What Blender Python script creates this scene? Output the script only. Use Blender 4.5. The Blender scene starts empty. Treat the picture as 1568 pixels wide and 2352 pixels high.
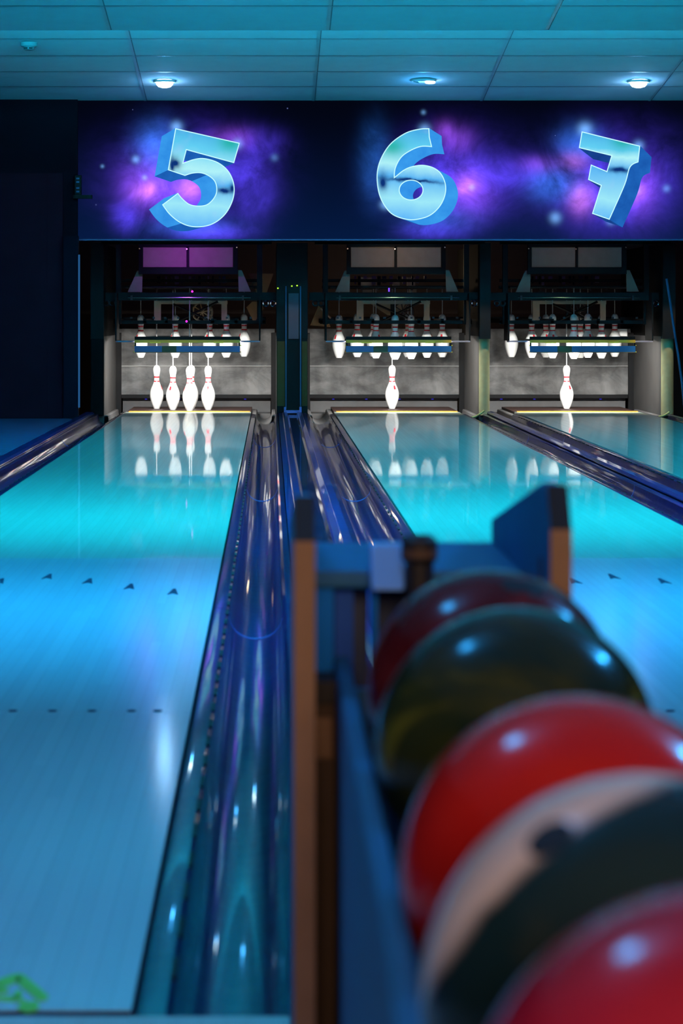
import bpy, bmesh, math, random
from mathutils import Vector, Matrix
random.seed(7)
S = bpy.context.scene
COL = S.collection
PI = math.pi
F = 5757.0            # focal length in pixels of the 1568x2352 frame
CAM_H = 0.81

def lin(c):
    def f(v):
        v /= 255.0
        return v/12.92 if v <= 0.04045 else ((v+0.055)/1.055)**2.4
    return (f(c[0]), f(c[1]), f(c[2]))

# ------------------------------------------------------------------ camera
cd = bpy.data.cameras.new('camera')
cd.sensor_fit = 'AUTO'; cd.sensor_width = 22.3
cd.lens = F/2352*22.3
cd.shift_x = (784-621)/2352; cd.shift_y = -(1176-726)/2352
cd.clip_start = 0.05; cd.clip_end = 200
cd.dof.use_dof = True; cd.dof.focus_distance = 20.5; cd.dof.aperture_fstop = 5.0
cam = bpy.data.objects.new('camera', cd); COL.objects.link(cam)
cam.location = (0, 0, CAM_H); cam.rotation_euler = (PI/2, 0, 0)
S.camera = cam

# ------------------------------------------------------------------ world, view
w = bpy.data.worlds.new('world'); S.world = w; w.use_nodes = True
w.node_tree.nodes['Background'].inputs[0].default_value = (0.02, 0.08, 0.2, 1)
w.node_tree.nodes['Background'].inputs[1].default_value = 0.02
S.view_settings.view_transform = 'Standard'; S.view_settings.look = 'None'
S.view_settings.exposure = 0.0; S.view_settings.gamma = 1.0
S.view_settings.use_curve_mapping = False
S.cycles.use_denoising = True
S.cycles.sample_clamp_indirect = 6.0
S.cycles.max_bounces = 8

# ------------------------------------------------------------------ lights
def area(name, loc, aim, sx, sy, color, power, spread=180):
    d = bpy.data.lights.new(name, 'AREA'); d.shape = 'RECTANGLE'
    d.size = sx; d.size_y = sy; d.color = color; d.energy = power; d.spread = math.radians(spread)
    o = bpy.data.objects.new(name, d); COL.objects.link(o); o.location = loc
    v = Vector(aim)-Vector(loc)
    o.rotation_euler = v.to_track_quat('-Z', 'Y').to_euler()
    return o
def lamp(name, loc, color, power, r=0.05, spot=None, aim=None, blend=0.5):
    d = bpy.data.lights.new(name, 'SPOT' if spot else 'POINT')
    d.color = color; d.energy = power; d.shadow_soft_size = r
    o = bpy.data.objects.new(name, d); COL.objects.link(o); o.location = loc
    if spot:
        d.spot_size = math.radians(spot); d.spot_blend = blend
        v = Vector(aim)-Vector(loc); o.rotation_euler = v.to_track_quat('-Z', 'Y').to_euler()
    return o
CYAN = (0.0, 0.64, 0.92); BLUE = (0.012, 0.42, 0.95); SKY = (0.03, 0.45, 0.85)
# strips in the ceiling steps, each facing the pins
area('blue_lane_strip', (0.7, 6.55, 2.70), (0.7, 7.0, 0), 6.0, 0.12, BLUE, 100, 80)
area('cyan_lane_strip', (0.7, 8.75, 2.74), (0.7, 10.3, 0), 6.0, 0.12, CYAN, 135, 84)
area('cyan_ceiling_strip', (0.7, 10.92, 2.68), (0.7, 12.0, 3.5), 6.0, 0.10, (0.008, 0.46, 0.74), 950, 88)
area('cyan_far_strip', (0.7, 15.5, 2.68), (0.7, 16.5, 3.45), 6.0, 0.10, (0.008, 0.42, 0.66), 560, 92)
for x in (-0.27, 1.60):
    lamp('ceiling_spot_light', (x, 14.3, 2.62), (0.06, 0.42, 1.0), 2.5, .035)
# round ceiling spots ahead of the ball rack
lamp('overhead_spot', (2.8, 4.1, 2.62), (0.03, 0.40, 1.0), 120, 0.08)
lamp('overhead_spot', (-0.85, 2.9, 2.62), (0.03, 0.40, 1.0), 40, 0.15)
# weak warm light of the lounge behind the camera
area('warm_lounge_light', (0.3, -2.6, 1.7), (0.2, 1.5, 0.5), 1.6, 0.8, (1.0, 0.60, 0.36), 70)
LANES = ((-0.690, 5), (1.063, 6), (2.588, 7))
for cx, n in LANES:
    area('pit_lamp', (cx, 20.88, 0.590), (cx, 21.9, 0.18), 0.82, 0.016, (1.0, 0.98, 0.93), 34, 150)
lamp('purple_machine_light', (-0.72, 20.70, 1.34), (0.42, 0.04, 0.9), 5.5, 0.03, 125, (-0.70, 21.2, 1.30), .7)
lamp('warm_machine_light', (1.06, 20.70, 1.34), (1.0, 0.72, 0.48), 1.3, 0.03, 125, (1.06, 21.2, 1.30), .7)
lamp('warm_machine_light', (2.50, 20.70, 1.34), (1.0, 0.72, 0.45), 0.40, 0.03, 125, (2.5, 21.2, 1.30), .7)
for cx, n in LANES:
    lamp('sweep_fill', (cx, 20.36, 1.38), (1.0, 0.85, 0.62), 8.0, 0.03, 58, (cx, 20.80, 0.60), .35)  # added unseen spot that warms the yellow sweep rim
for x, pw in ((0.18, 7.0), (1.77, 32.0), (3.30, 32.0)):
    lamp('post_fill', (x, 20.40, 1.38), (1.0, 0.80, 0.50), pw, 0.03, 46, (x, 20.92, 0.22), .5)  # extra unseen spots added to brighten the posts and gutter strips
lamp('warm_back_light', (1.05, 23.5, 1.15), (1.0, 0.72, 0.42), 6.0, 0.08)

# ------------------------------------------------------------------ helpers
def at(px, py, Y):
    return Vector(((px-621)*Y/F, Y, CAM_H-(py-726)*Y/F))

class MB:
    def __init__(s): s.v = []; s.f = []; s.m = []
    def add(s, vs, fs, mi=0):
        o = len(s.v); s.v += [tuple(v) for v in vs]
        s.f += [tuple(i+o for i in f) for f in fs]; s.m += [mi]*len(fs)
        return s
    def box(s, x0, x1, y0, y1, z0, z1, mi=0):
        x0, x1 = sorted((x0, x1)); y0, y1 = sorted((y0, y1)); z0, z1 = sorted((z0, z1))
        v = [(x, y, z) for x in (x0, x1) for y in (y0, y1) for z in (z0, z1)]
        return s.add(v, [(0,1,3,2),(4,6,7,5),(0,4,5,1),(2,3,7,6),(0,2,6,4),(1,5,7,3)], mi)
    def prism(s, poly, axis, a0, a1, mi=0):
        # poly: 2D points; axis 'x' -> (y,z), 'y' -> (x,z), 'z' -> (x,y)
        n = len(poly)
        def p(q, a):
            return {'x': (a, q[0], q[1]), 'y': (q[0], a, q[1]), 'z': (q[0], q[1], a)}[axis]
        v = [p(q, a0) for q in poly]+[p(q, a1) for q in poly]
        f = [tuple(range(n)), tuple(range(2*n-1, n-1, -1))]+[(i, i+n, (i+1) % n+n, (i+1) % n) for i in range(n)]
        return s.add(v, f, mi)
    def tube(s, pts, r, seg=10, mi=0, caps=True):
        pts = [Vector(p) for p in pts]; n = len(pts); vs = []; fs = []
        up = Vector((0, 0, 1))
        for i, p in enumerate(pts):
            d = (pts[min(i+1, n-1)]-pts[max(i-1, 0)]).normalized()
            a = d.cross(up if abs(d.z) < 0.95 else Vector((0, 1, 0))).normalized(); b = d.cross(a)
            rr = r[i] if isinstance(r, (list, tuple)) else r
            vs += [p+rr*(math.cos(2*PI*k/seg)*a+math.sin(2*PI*k/seg)*b) for k in range(seg)]
        for i in range(n-1):
            for k in range(seg):
                k2 = (k+1) % seg
                fs.append((i*seg+k, i*seg+k2, (i+1)*seg+k2, (i+1)*seg+k))
        if caps:
            fs.append(tuple(range(seg-1, -1, -1))); fs.append(tuple((n-1)*seg+k for k in range(seg)))
        return s.add(vs, fs, mi)
    def lathe(s, prof, c=(0, 0, 0), seg=32, mif=None):
        c = Vector(c); n = len(prof); vs = []; fs = []; ms = []
        for (z, r) in prof:
            vs += [c+Vector((r*math.cos(2*PI*k/seg), r*math.sin(2*PI*k/seg), z)) for k in range(seg)]
        for i in range(n-1):
            for k in range(seg):
                k2 = (k+1) % seg
                fs.append((i*seg+k, i*seg+k2, (i+1)*seg+k2, (i+1)*seg+k))
                ms.append(mif(0.5*(prof[i][0]+prof[i+1][0]), k) if mif else 0)
        fs.append(tuple(range(seg-1, -1, -1))); ms.append(0)
        fs.append(tuple((n-1)*seg+k for k in range(seg))); ms.append(0)
        o = len(s.v); s.v += [tuple(v) for v in vs]; s.f += [tuple(i+o for i in f) for f in fs]; s.m += ms
        return s
    def ring(s, c, r, t, axis='y', seg=20, mi=0):
        c = Vector(c); pts = []
        for k in range(seg+1):
            a = 2*PI*k/seg
            pts.append(c+(Vector((math.cos(a)*r, 0, math.sin(a)*r)) if axis == 'y' else Vector((math.cos(a)*r, math.sin(a)*r, 0))))
        return s.tube(pts, t, 6, mi, False)
    def build(s, name, mats, parent=None, smooth=False, bevel=0.0, sharp=35):
        me = bpy.data.meshes.new(name)
        off = Vector(parent_loc(parent)) if parent else Vector((0, 0, 0))
        me.from_pydata([tuple(Vector(v)-off) for v in s.v], [], s.f)
        for m in (mats if isinstance(mats, (list, tuple)) else [mats]): me.materials.append(m)
        me.polygons.foreach_set('material_index', s.m)
        bm = bmesh.new(); bm.from_mesh(me); bmesh.ops.recalc_face_normals(bm, faces=bm.faces); bm.to_mesh(me); bm.free()
        if smooth:
            me.polygons.foreach_set('use_smooth', [True]*len(me.polygons))
            me.set_sharp_from_angle(angle=math.radians(sharp))
        o = bpy.data.objects.new(name, me); COL.objects.link(o)
        if parent: o.parent = parent
        if bevel:
            b = o.modifiers.new('bevel', 'BEVEL'); b.width = bevel; b.segments = 2; b.limit_method = 'ANGLE'
        return o
def parent_loc(p):
    v = Vector((0, 0, 0))
    while p: v += p.location; p = p.parent
    return v
def thing(name, loc, label, cat, group=None):
    o = bpy.data.objects.new(name, None); COL.objects.link(o); o.location = loc
    o.empty_display_size = 0.1
    return tag(o, label, cat, group)
def tag(o, label, cat, group=None):
    o['label'] = label; o['category'] = cat
    if group: o['group'] = group
    return o
def struct(o):
    o['kind'] = 'structure'; return o
def copy_tree(o, parent=None):
    c = o.copy(); COL.objects.link(c)
    if parent: c.parent = parent
    for ch in [k for k in COL.objects if k.parent == o]: copy_tree(ch, c)
    return c

# ------------------------------------------------------------------ materials
class NT:
    def __init__(s, name):
        s.m = bpy.data.materials.new(name); s.m.use_nodes = True
        s.t = s.m.node_tree; s.b = s.t.nodes['Principled BSDF']; s.out = s.t.nodes['Material Output']
    def new(s, kind, **kw):
        n = s.t.nodes.new(kind)
        for k, v in kw.items(): setattr(n, k, v)
        return n
    def put(s, sock, v):
        if hasattr(v, 'is_output'): s.t.links.new(v, sock)
        elif isinstance(v, tuple) and len(v) == 3 and sock.type == 'RGBA': sock.default_value = (*v, 1)
        else: sock.default_value = v
    def math(s, op, a, b=0.0, c=0.0, clamp=False):
        n = s.new('ShaderNodeMath', operation=op, use_clamp=clamp)
        s.put(n.inputs[0], a); s.put(n.inputs[1], b); s.put(n.inputs[2], c)
        return n.outputs[0]
    def mix(s, fac, a, b, mode='MIX'):
        n = s.new('ShaderNodeMix', data_type='RGBA', blend_type=mode)
        n.clamp_factor = True
        s.put(n.inputs[0], fac); s.put(n.inputs[6], a); s.put(n.inputs[7], b)
        return n.outputs[2]
    def obj(s):
        return s.new('ShaderNodeTexCoord').outputs['Object']
    def geo(s):
        return s.new('ShaderNodeNewGeometry').outputs['Position']
    def gen(s):
        return s.new('ShaderNodeTexCoord').outputs['Generated']
    def xyz(s, v):
        n = s.new('ShaderNodeSeparateXYZ'); s.put(n.inputs[0], v); return n.outputs
    def scale(s, v, sc, loc=(0, 0, 0)):
        n = s.new('ShaderNodeMapping'); s.put(n.inputs[0], v)
        n.inputs['Scale'].default_value = sc; n.inputs['Location'].default_value = loc
        return n.outputs[0]
    def noise(s, v, sc, det=3, rough=0.55, dist=0.0):
        n = s.new('ShaderNodeTexNoise'); s.put(n.inputs['Vector'], v)
        n.inputs['Scale'].default_value = sc; n.inputs['Detail'].default_value = det
        n.inputs['Roughness'].default_value = rough; n.inputs['Distortion'].default_value = dist
        return n.outputs['Fac']
    def ramp(s, fac, stops, mode='LINEAR'):
        n = s.new('ShaderNodeValToRGB'); s.put(n.inputs[0], fac); e = n.color_ramp.elements
        n.color_ramp.interpolation = mode
        while len(e) < len(stops): e.new(0.5)
        for k, (p, c) in enumerate(stops):
            e[k].position = p; e[k].color = (*c, 1) if len(c) == 3 else c
        return n.outputs[0]
    def bump(s, h, strength, dist=0.01):
        n = s.new('ShaderNodeBump'); s.put(n.inputs['Height'], h)
        n.inputs['Strength'].default_value = strength; n.inputs['Distance'].default_value = dist
        s.t.links.new(n.outputs[0], s.b.inputs['Normal'])
    def set(s, **kw):
        for k, v in kw.items(): s.put(s.b.inputs[k.replace('_', ' ')], v)
        return s
    def emit_only(s, col, strength=1.0):
        e = s.new('ShaderNodeEmission'); s.put(e.inputs[0], col); s.put(e.inputs[1], strength)
        s.t.links.new(e.outputs[0], s.out.inputs[0]); return s.m

def mat(name, col, rough=0.5, metal=0.0, vary=0.12, sc=18.0, spec=0.5, coat=0.0, bump=0.0):
    n = NT(name); nz = n.noise(n.obj(), sc, 4)
    k = n.math('MULTIPLY_ADD', nz, 2*vary, 1-vary)
    h = n.new('ShaderNodeMix', data_type='RGBA', blend_type='MULTIPLY'); h.inputs[0].default_value = 1
    h.inputs[6].default_value = (*col, 1)
    cb = n.new('ShaderNodeCombineXYZ')
    for i in range(3): n.put(cb.inputs[i], k)
    n.put(h.inputs[7], cb.outputs[0])
    n.set(Base_Color=h.outputs[2], Roughness=rough, Metallic=metal)
    n.b.inputs['Specular IOR Level'].default_value = spec
    n.b.inputs['Coat Weight'].default_value = coat
    n.b.inputs['Coat Roughness'].default_value = 0.05
    if bump: n.bump(nz, bump)
    return n.m
def glow(name, col, st):
    return NT(name).emit_only(col, st)

M = {}
M['black'] = mat('black_painted_steel', (0.006, 0.0055, 0.006), 0.55, spec=.15)
M['black_matte'] = mat('matte_black_board', (0.007, 0.006, 0.006), 0.85, spec=.1)
M['dark_steel'] = mat('dark_worn_steel', (0.035, 0.035, 0.04), 0.4, 0.6, 0.3)
M['steel'] = mat('bright_steel', (0.55, 0.56, 0.6), 0.25, 1.0)
M['olive'] = mat('olive_painted_post', (0.34, 0.32, 0.17), 0.55, 0, 0.2, spec=.2)
M['tan'] = mat('tan_board', (0.42, 0.31, 0.20), 0.65, 0, 0.2)
M['cover'] = mat('pale_cover_plate', (0.46, 0.34, 0.26), 0.65, spec=.1)
M['brownboard'] = mat('brown_fibre_board', (0.30, 0.15, 0.06), 0.7, 0, 0.25)
M['lavender'] = mat('pale_grey_plate', (0.40, 0.38, 0.48), 0.5)
M['yellow'] = mat('yellow_painted_rail', (0.75, 0.42, 0.03), 0.4)
M['yellow_glint'] = mat('bright_yellow_glint', (1.0, 0.72, 0.05), 0.4)  # light glints on the sweep bar, put into a bright yellow colour
M['blue_bar'] = mat('blue_sheen_bar', (0.03, 0.16, 0.38), 0.35)  # blue ceiling light reflected in the metal is put into this colour
M['olive_bar'] = mat('olive_bar_patch', (0.05, 0.06, 0.02), 0.5)
M['rod_green'] = mat('greenish_chrome_rod', (0.25, 0.5, 0.38), 0.25, 1.0)
M['pin_white'] = mat('white_pin_plastic', (0.86, 0.86, 0.83), 0.22, 0, 0.02, coat=0.4)
M['pin_red'] = mat('red_pin_stripe', (0.75, 0.02, 0.03), 0.3, 0, 0.05)
M['cordm'] = mat('grey_cord', (0.5, 0.5, 0.5), 0.8)
M['magenta_led'] = glow('magenta_led', (1.0, 0.03, 0.9), 1.8)
M['green_led'] = glow('green_led', (0.5, 1.0, 0.05), 1.2)
M['violet_led'] = glow('violet_led', (0.15, 0.05, 1.0), 2.0)
M['violet_dim'] = glow('dim_violet_lamp', (0.06, 0.05, 0.8), 0.5)
M['tube'] = glow('white_tube_lamp', (1.0, 1.0, 0.95), 2.0)
M['blue_led'] = glow('blue_light_strip', (0.03, 0.16, 0.42), 0.55)
M['blue_trim'] = mat('dim_blue_trim', (0.03, 0.10, 0.22), 0.5)
M['bluewall'] = mat('blue_painted_board', (0.05, 0.17, 0.36), 0.55)
M['rack_blue'] = mat('blue_rack_laminate', (0.032, 0.185, 0.36), 0.6, spec=.25)
M['edge'] = mat('brown_board_edge', (0.34, 0.20, 0.11), 0.6, 0, 0.18, 30)
M['edge_dark'] = mat('dark_brown_board_edge', (0.10, 0.060, 0.035), 0.65, 0, 0.2, 30)
M['knob'] = mat('black_rubber', (0.015, 0.014, 0.013), 0.6)
M['green_ink'] = NT('bright_green_lane_ink').set(Base_Color=(0.22, 0.95, 0.12), Roughness=0.5).m
M['mark'] = mat('dark_blue_lane_mark', (0.02, 0.02, 0.06), 0.6, spec=.1)
M['yellow_foam'] = mat('pale_yellow_edge_strip', (0.75, 0.68, 0.25), 0.6)
M['boardgrey'] = mat('scuffed_grey_board', (0.12, 0.115, 0.115), 0.6, 0, 0.35, 5, spec=.2)
M['pitgrey'] = mat('scuffed_grey_side_wall', (0.055, 0.052, 0.05), 0.6, 0, 0.3, 6)
M['deck'] = mat('dark_brown_pin_deck', (0.040, 0.019, 0.015), 0.5, 0, 0.25, 10, spec=.15)
M['deckline'] = mat('yellow_deck_edge', (0.50, 0.27, 0.035), 0.6, spec=.1)

# lanes: pale boards under a glossy oiled finish
def lane_mat(name, c1, c2, cr=.035):
    n = NT(name); p = n.geo(); x, y, z = n.xyz(p)
    bx = n.math('DIVIDE', x, 0.02702)
    fr = n.math('FRACT', bx); fl = n.math('FLOOR', bx)
    ly = n.math('FLOOR', n.math('DIVIDE', n.math('ADD', y, n.math('MULTIPLY', n.math('SINE', n.math('MULTIPLY', fl, 7.31)), 3.0)), 1.3))
    cv = n.new('ShaderNodeCombineXYZ'); n.put(cv.inputs[0], fl); n.put(cv.inputs[1], ly)
    wn = n.new('ShaderNodeTexWhiteNoise', noise_dimensions='2D'); n.put(wn.inputs['Vector'], cv.outputs[0])
    grain = n.noise(n.scale(p, (60, 1.2, 1)), 1.0, 4)
    tone = n.math('MULTIPLY_ADD', wn.outputs['Value'], 0.5, n.math('MULTIPLY', grain, 0.5))
    c = n.mix(tone, c1, c2)
    ln = n.math('LESS_THAN', fr, 0.07)
    c = n.mix(n.math('MULTIPLY', ln, 0.17), c, (0.12, 0.12, 0.12))
    n.set(Base_Color=c, Roughness=0.42)
    n.b.inputs['Specular IOR Level'].default_value = 0.15
    n.b.inputs['Coat Weight'].default_value = 0.75
    n.b.inputs['Coat IOR'].default_value = 1.42
    n.b.inputs['Coat Roughness'].default_value = cr
    return n.m
M['lane_front'] = lane_mat('pale_lane_boards', (0.42, 0.61, 0.67), (0.52, 0.73, 0.77), .11)
M['lane_far'] = lane_mat('greenish_far_lane_boards', (0.50, 0.66, 0.58), (0.62, 0.76, 0.68))
M['approach'] = lane_mat('pale_approach_boards', (0.50, 0.54, 0.58), (0.60, 0.63, 0.66))

def gutter_mat(name, col, rough):
    n = NT(name); p = n.geo()
    w1 = n.noise(n.scale(p, (9, 3.0, 9)), 1.0, 2)
    w2 = n.noise(n.scale(p, (26, 16, 26)), 1.0, 2)
    n.bump(n.math('MULTIPLY_ADD', w2, 0.45, w1), 0.32, 0.010)
    c = n.mix(w1, tuple(v*0.75 for v in col), tuple(v*1.25 for v in col))
    n.set(Base_Color=c, Roughness=rough)
    n.b.inputs['Specular IOR Level'].default_value = 0.08
    n.b.inputs['Coat Weight'].default_value = 0.62
    n.b.inputs['Coat IOR'].default_value = 1.36
    n.b.inputs['Coat Roughness'].default_value = 0.025
    return n.m
M['gutter'] = gutter_mat('glossy_dark_blue_gutter', (0.002, 0.008, 0.085), 0.3)
M['capping'] = gutter_mat('glossy_blue_capping', (0.007, 0.035, 0.22), 0.3)
M['capping_dark'] = gutter_mat('glossy_navy_groove', (0.008, 0.012, 0.06), 0.25)
M['joint'] = mat('pale_blue_joint', (0.03, 0.09, 0.34), 0.4)

def tile_mat():
    n = NT('white_ceiling_tiles'); p = n.geo()
    g = n.noise(p, 9, 5); f = n.noise(p, 160, 2)
    c = n.mix(g, (0.56, 0.60, 0.62), (0.66, 0.70, 0.72))
    c = n.mix(n.math('MULTIPLY', n.math('GREATER_THAN', f, 0.62), 0.25), c, (0.45, 0.48, 0.5))
    n.set(Base_Color=c, Roughness=0.8); n.b.inputs['Specular IOR Level'].default_value = 0.2
    return n.m
M['tile'] = tile_mat()
M['tbar'] = mat('ceiling_grid_rail', (0.50, 0.54, 0.56), 0.35)
M['tbar_dark'] = mat('ceiling_grid_gap', (0.16, 0.19, 0.21), 0.6)
M['wall_dark'] = mat('dark_purple_black_wall', (0.010, 0.0030, 0.007), 0.9, 0, 0.3, 3, spec=.1)
M['wall_panel'] = mat('dark_plum_panel', (0.035, 0.005, 0.013), 0.85, 0, 0.35, 4, spec=.1)
M['column'] = mat('navy_column', (0.006, 0.004, 0.012), 0.8, spec=.1)
def carpet():
    n = NT('dark_blue_carpet'); p = n.geo()
    g = n.noise(n.scale(p, (5, 40, 5)), 1.0, 4)
    n.set(Base_Color=n.mix(g, (0.003, 0.007, 0.03), (0.018, 0.042, 0.16)), Roughness=0.9); return n.m
M['carpet'] = carpet()
def curtain():
    n = NT('scuffed_grey_pit_curtain'); p = n.obj()
    a = n.noise(n.scale(p, (1, 1, 1.6)), 3.2, 6, 0.62, 0.4)
    b = n.noise(n.scale(p, (9, 1, 1.2)), 1.0, 3)
    t = n.math('MULTIPLY_ADD', b, 0.25, n.math('MULTIPLY', a, 1.0))
    n.set(Base_Color=n.ramp(t, [(0.36, (0.05, 0.05, 0.052)), (0.55, (0.11, 0.107, 0.105)), (0.78, (0.24, 0.235, 0.23))]), Roughness=0.75)
    n.bump(a, 0.3, 0.02); return n.m
M['curtain'] = curtain()
M['seam'] = mat('pale_curtain_seam', (0.42, 0.42, 0.40), 0.6)

# ------------------------------------------------------------------ room shell
MASK_Y = 20.0; MASK_TOP = CAM_H+(726-232)*MASK_Y/F; MASK_BOT = CAM_H+(726-549)*MASK_Y/F
SLOPE = 0.108
X0, X1 = -3.6, 5.2
def tooth(y0, y1, z1):
    # one sloping ceiling section: low edge y1 (towards the pins), rises towards the viewer
    z0 = z1+SLOPE*(y1-y0)
    b = MB(); b.add([(X0, y0, z0), (X1, y0, z0), (X1, y1, z1), (X0, y1, z1),
                     (X0, y0, z0+.05), (X1, y0, z0+.05), (X1, y1, z1+.05), (X0, y1, z1+.05)],
                    [(0,1,2,3),(4,7,6,5),(0,4,5,1),(1,5,6,2),(2,6,7,3),(3,7,4,0)])
    b.box(X0, X1, y1-0.02, y1, z1+0.05, z1+0.62)      # riser
    return b, z0
TEETH = [(15.4, MASK_Y+0.04, MASK_TOP), (10.8, 15.4, CAM_H+656*15.4/F), (6.2, 10.8, 2.57), (1.6, 6.2, 2.60), (-4.0, 1.6, 2.62)]
def zc(t, y): return t[2]+SLOPE*(t[1]-y)
big = MB(); rails = MB(); gaps = MB()
for k, t in enumerate(TEETH):
    b, z0 = tooth(*t); o = len(big.v)
    big.v += b.v; big.f += [tuple(i+o for i in f) for f in b.f]; big.m += b.m
    if k > 1: continue
    # grid of tile joints: rails across, gaps along
    step = 0.565 if k == 0 else 0.62
    y = t[1]-0.03-(0.0 if k == 0 else step)
    n = 0
    while y > t[0]+0.1:
        za = zc(t, y)
        (rails if n % 2 == 0 or k == 0 else gaps).add([(X0, y-.006, za-.004+SLOPE*.006), (X1, y-.006, za-.004+SLOPE*.006), (X1, y+.006, za-.004-SLOPE*.006), (X0, y+.006, za-.004-SLOPE*.006)], [(0,1,2,3)])
        gaps.add([(X0, y-.014, za-.002+SLOPE*.014), (X1, y-.014, za-.002+SLOPE*.014), (X1, y-.006, za-.002+SLOPE*.006), (X0, y-.006, za-.002+SLOPE*.006)], [(0,1,2,3)])
        y -= step; n += 1
    for i in range(-3, 5):
        x = 0.34+i*1.34 if k == 0 else 0.35+i*1.34
        for (u, v, dz, mb) in ((-.010, .010, .004, rails), (.010, .017, .002, gaps)):
            mb.add([(x+u, t[0], zc(t, t[0])-dz), (x+v, t[0], zc(t, t[0])-dz), (x+v, t[1]-.02, zc(t, t[1]-.02)-dz), (x+u, t[1]-.02, zc(t, t[1]-.02)-dz)], [(0,1,2,3)])
ceil = struct(big.build('ceiling', M['tile']))
struct(rails.build('ceiling_rail', M['tbar'], ceil)); struct(gaps.build('ceiling_joint', M['tbar_dark'], ceil))

struct(MB().box(X0, X1, -4.0, 2.899, -0.12, 0.0).build('floor', M['approach']))
struct(MB().box(X0, X1, 2.90, 26.0, -0.30, -0.20).build('floor_under_lanes', M['black_matte']))
struct(MB().box(X0, -1.555, 2.90, 19.93, -0.20, -0.004).build('floor_left', M['carpet']))
struct(MB().box(X0-0.1, X0, -4.0, 26, -0.3, 3.4).build('wall_left', M['wall_dark']))
struct(MB().box(X1, X1+0.1, -4.0, 26, -0.3, 3.4).build('wall_right', M['wall_dark']))
struct(MB().box(X0, X1, -4.1, -4.0, -0.3, 3.4).build('wall_back', M['wall_dark']))
struct(MB().box(X0, X1, 25.0, 25.1, -0.3, 3.4).build('wall_front', mat('dim_tan_back_wall', (0.07, 0.052, 0.038), 0.8)))
wl = struct(MB().box(X0, -1.535, 19.96, 20.10, -0.20, MASK_TOP+.3).build('wall_beside_lanes', M['wall_dark']))
struct(MB().box(-3.2, at(145, 0, 19.9).x-.13, 19.93, 19.96, 0.0, at(0, 398, 19.95).z).box(at(100, 0, 19.9).x, at(143, 0, 19.9).x, 19.935, 19.96, 0.0, at(0, 398, 19.95).z).build('wall_panel', M['wall_panel'], wl))
struct(MB().box(at(146, 0, 19.9).x, at(180, 0, 19.9).x, 19.88, 19.96, 0.0, MASK_BOT+0.02).build('wall_column', M['column'], wl))

# small devices on the wall and ceiling
xw = at(178, 0, 19.9).x
sd = thing('wall_sensor', (xw, 19.95, at(0, 450, 19.95).z), 'small dark sensor box with glinting lenses high on wall beside lane five numeral', 'sensor')
MB().box(xw-.025, xw+.03, 19.90, 19.96, at(0, 447, 19.9).z, at(0, 402, 19.9).z).build('housing', M['black'], sd, bevel=.004)
MB().box(xw-.035, xw+.115, 19.89, 19.96, at(0, 456, 19.9).z, at(0, 448, 19.9).z).build('bracket', M['black'], sd)
for py in (410, 418, 432, 440):
    MB().box(xw-.010, xw+.014, 19.894, 19.90, at(0, py+2, 19.9).z, at(0, py-2, 19.9).z).build('lens', M['blue_trim'], sd)
ls = MB().box(at(179.5, 0, 19.87).x, at(183.5, 0, 19.87).x, 19.865, 19.88, at(0, 936, 19.87).z, at(0, 585, 19.87).z).build('light_strip', M['blue_led'])
tag(ls, 'thin blue light strip running up the edge of the dark wall left of lane five', 'light strip')

t = TEETH[0]; p = at(68, 86, 17.9)
sm = thing('smoke_detector', (p.x, 17.85, zc(t, 17.85)), 'small round smoke detector on ceiling above the left wall', 'smoke detector')
zz = zc(t, 17.85)
MB().lathe([(-.005, .062), (-.028, .060), (-.036, .052)], (p.x, 17.85, zz)).build('base', mat('grey_detector_shell', (0.25, 0.27, 0.28), 0.8, spec=.1), sm, True)
MB().lathe([(-.036, .040), (-.055, .036), (-.060, .02)], (p.x, 17.85, zz)).build('sensor_cap', M['tbar_dark'], sm, True)
MB().box(p.x-.030, p.x-.006, 17.805, 17.815, zz-.052, zz-.044).box(p.x+.004, p.x+.028, 17.805, 17.815, zz-.052, zz-.044).build('vent', M['black'], sm)

# recessed ceiling spots of the far ceiling section
M['lens_hot'] = glow('lit_spot_lens', (0.65, 0.90, 1.0), 26.0)
def ceiling_spot(px, py, lab, rx, dark=False):
    # solve for the point on the sloping ceiling
    k = (726-py)/F; y = (t[2]+SLOPE*t[1]-CAM_H)/(k+SLOPE); x = (px-621)*y/F; z = zc(t, y)
    o = thing('ceiling_spotlight', (x, y, z), lab, 'spotlight', 'round spotlights in the far ceiling')
    MB().ring((x, y, z-.004), rx+.012, .009, 'z', 28).build('trim_ring', M['tbar'], o, True)
    if dark:
        MB().lathe([(-.003, rx+.004), (-.004, .01)], (x, y, z)).build('recess', M['black'], o, True)
        MB().lathe([(-.004, .034), (-.016, .040), (-.022, .030)], (x+.052, y, z-.004), 24).build('lens', M['lens_hot'], o, True)
        MB().add([(x-rx-.012, y-.02, z-.008), (x-.045, y-.03, z-.012), (x-.03, y-.03, z-.03), (x-.08, y-.02, z-.016)], [(0,1,2,3)]).build('reflector', M['steel'], o)
    else:
        MB().lathe([(-.002, rx), (-.026, rx*.97), (-.044, rx*.74), (-.052, rx*.3)], (x, y, z), 28).build('lens', M['lens_hot'], o, True)
    lamp('ceiling_spot_light', (x, y-.02, z-.09), (0.06, 0.42, 1.0), 2.2, .03)
ceiling_spot(378, 186, 'large glowing round ceiling spotlight above the numeral five', .066)
ceiling_spot(972, 184, 'half dark ceiling spotlight with tilted small bright lens above the numeral six', .078, True)
ceiling_spot(1466, 186, 'large glowing round ceiling spotlight above the numeral seven', .066)

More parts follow.
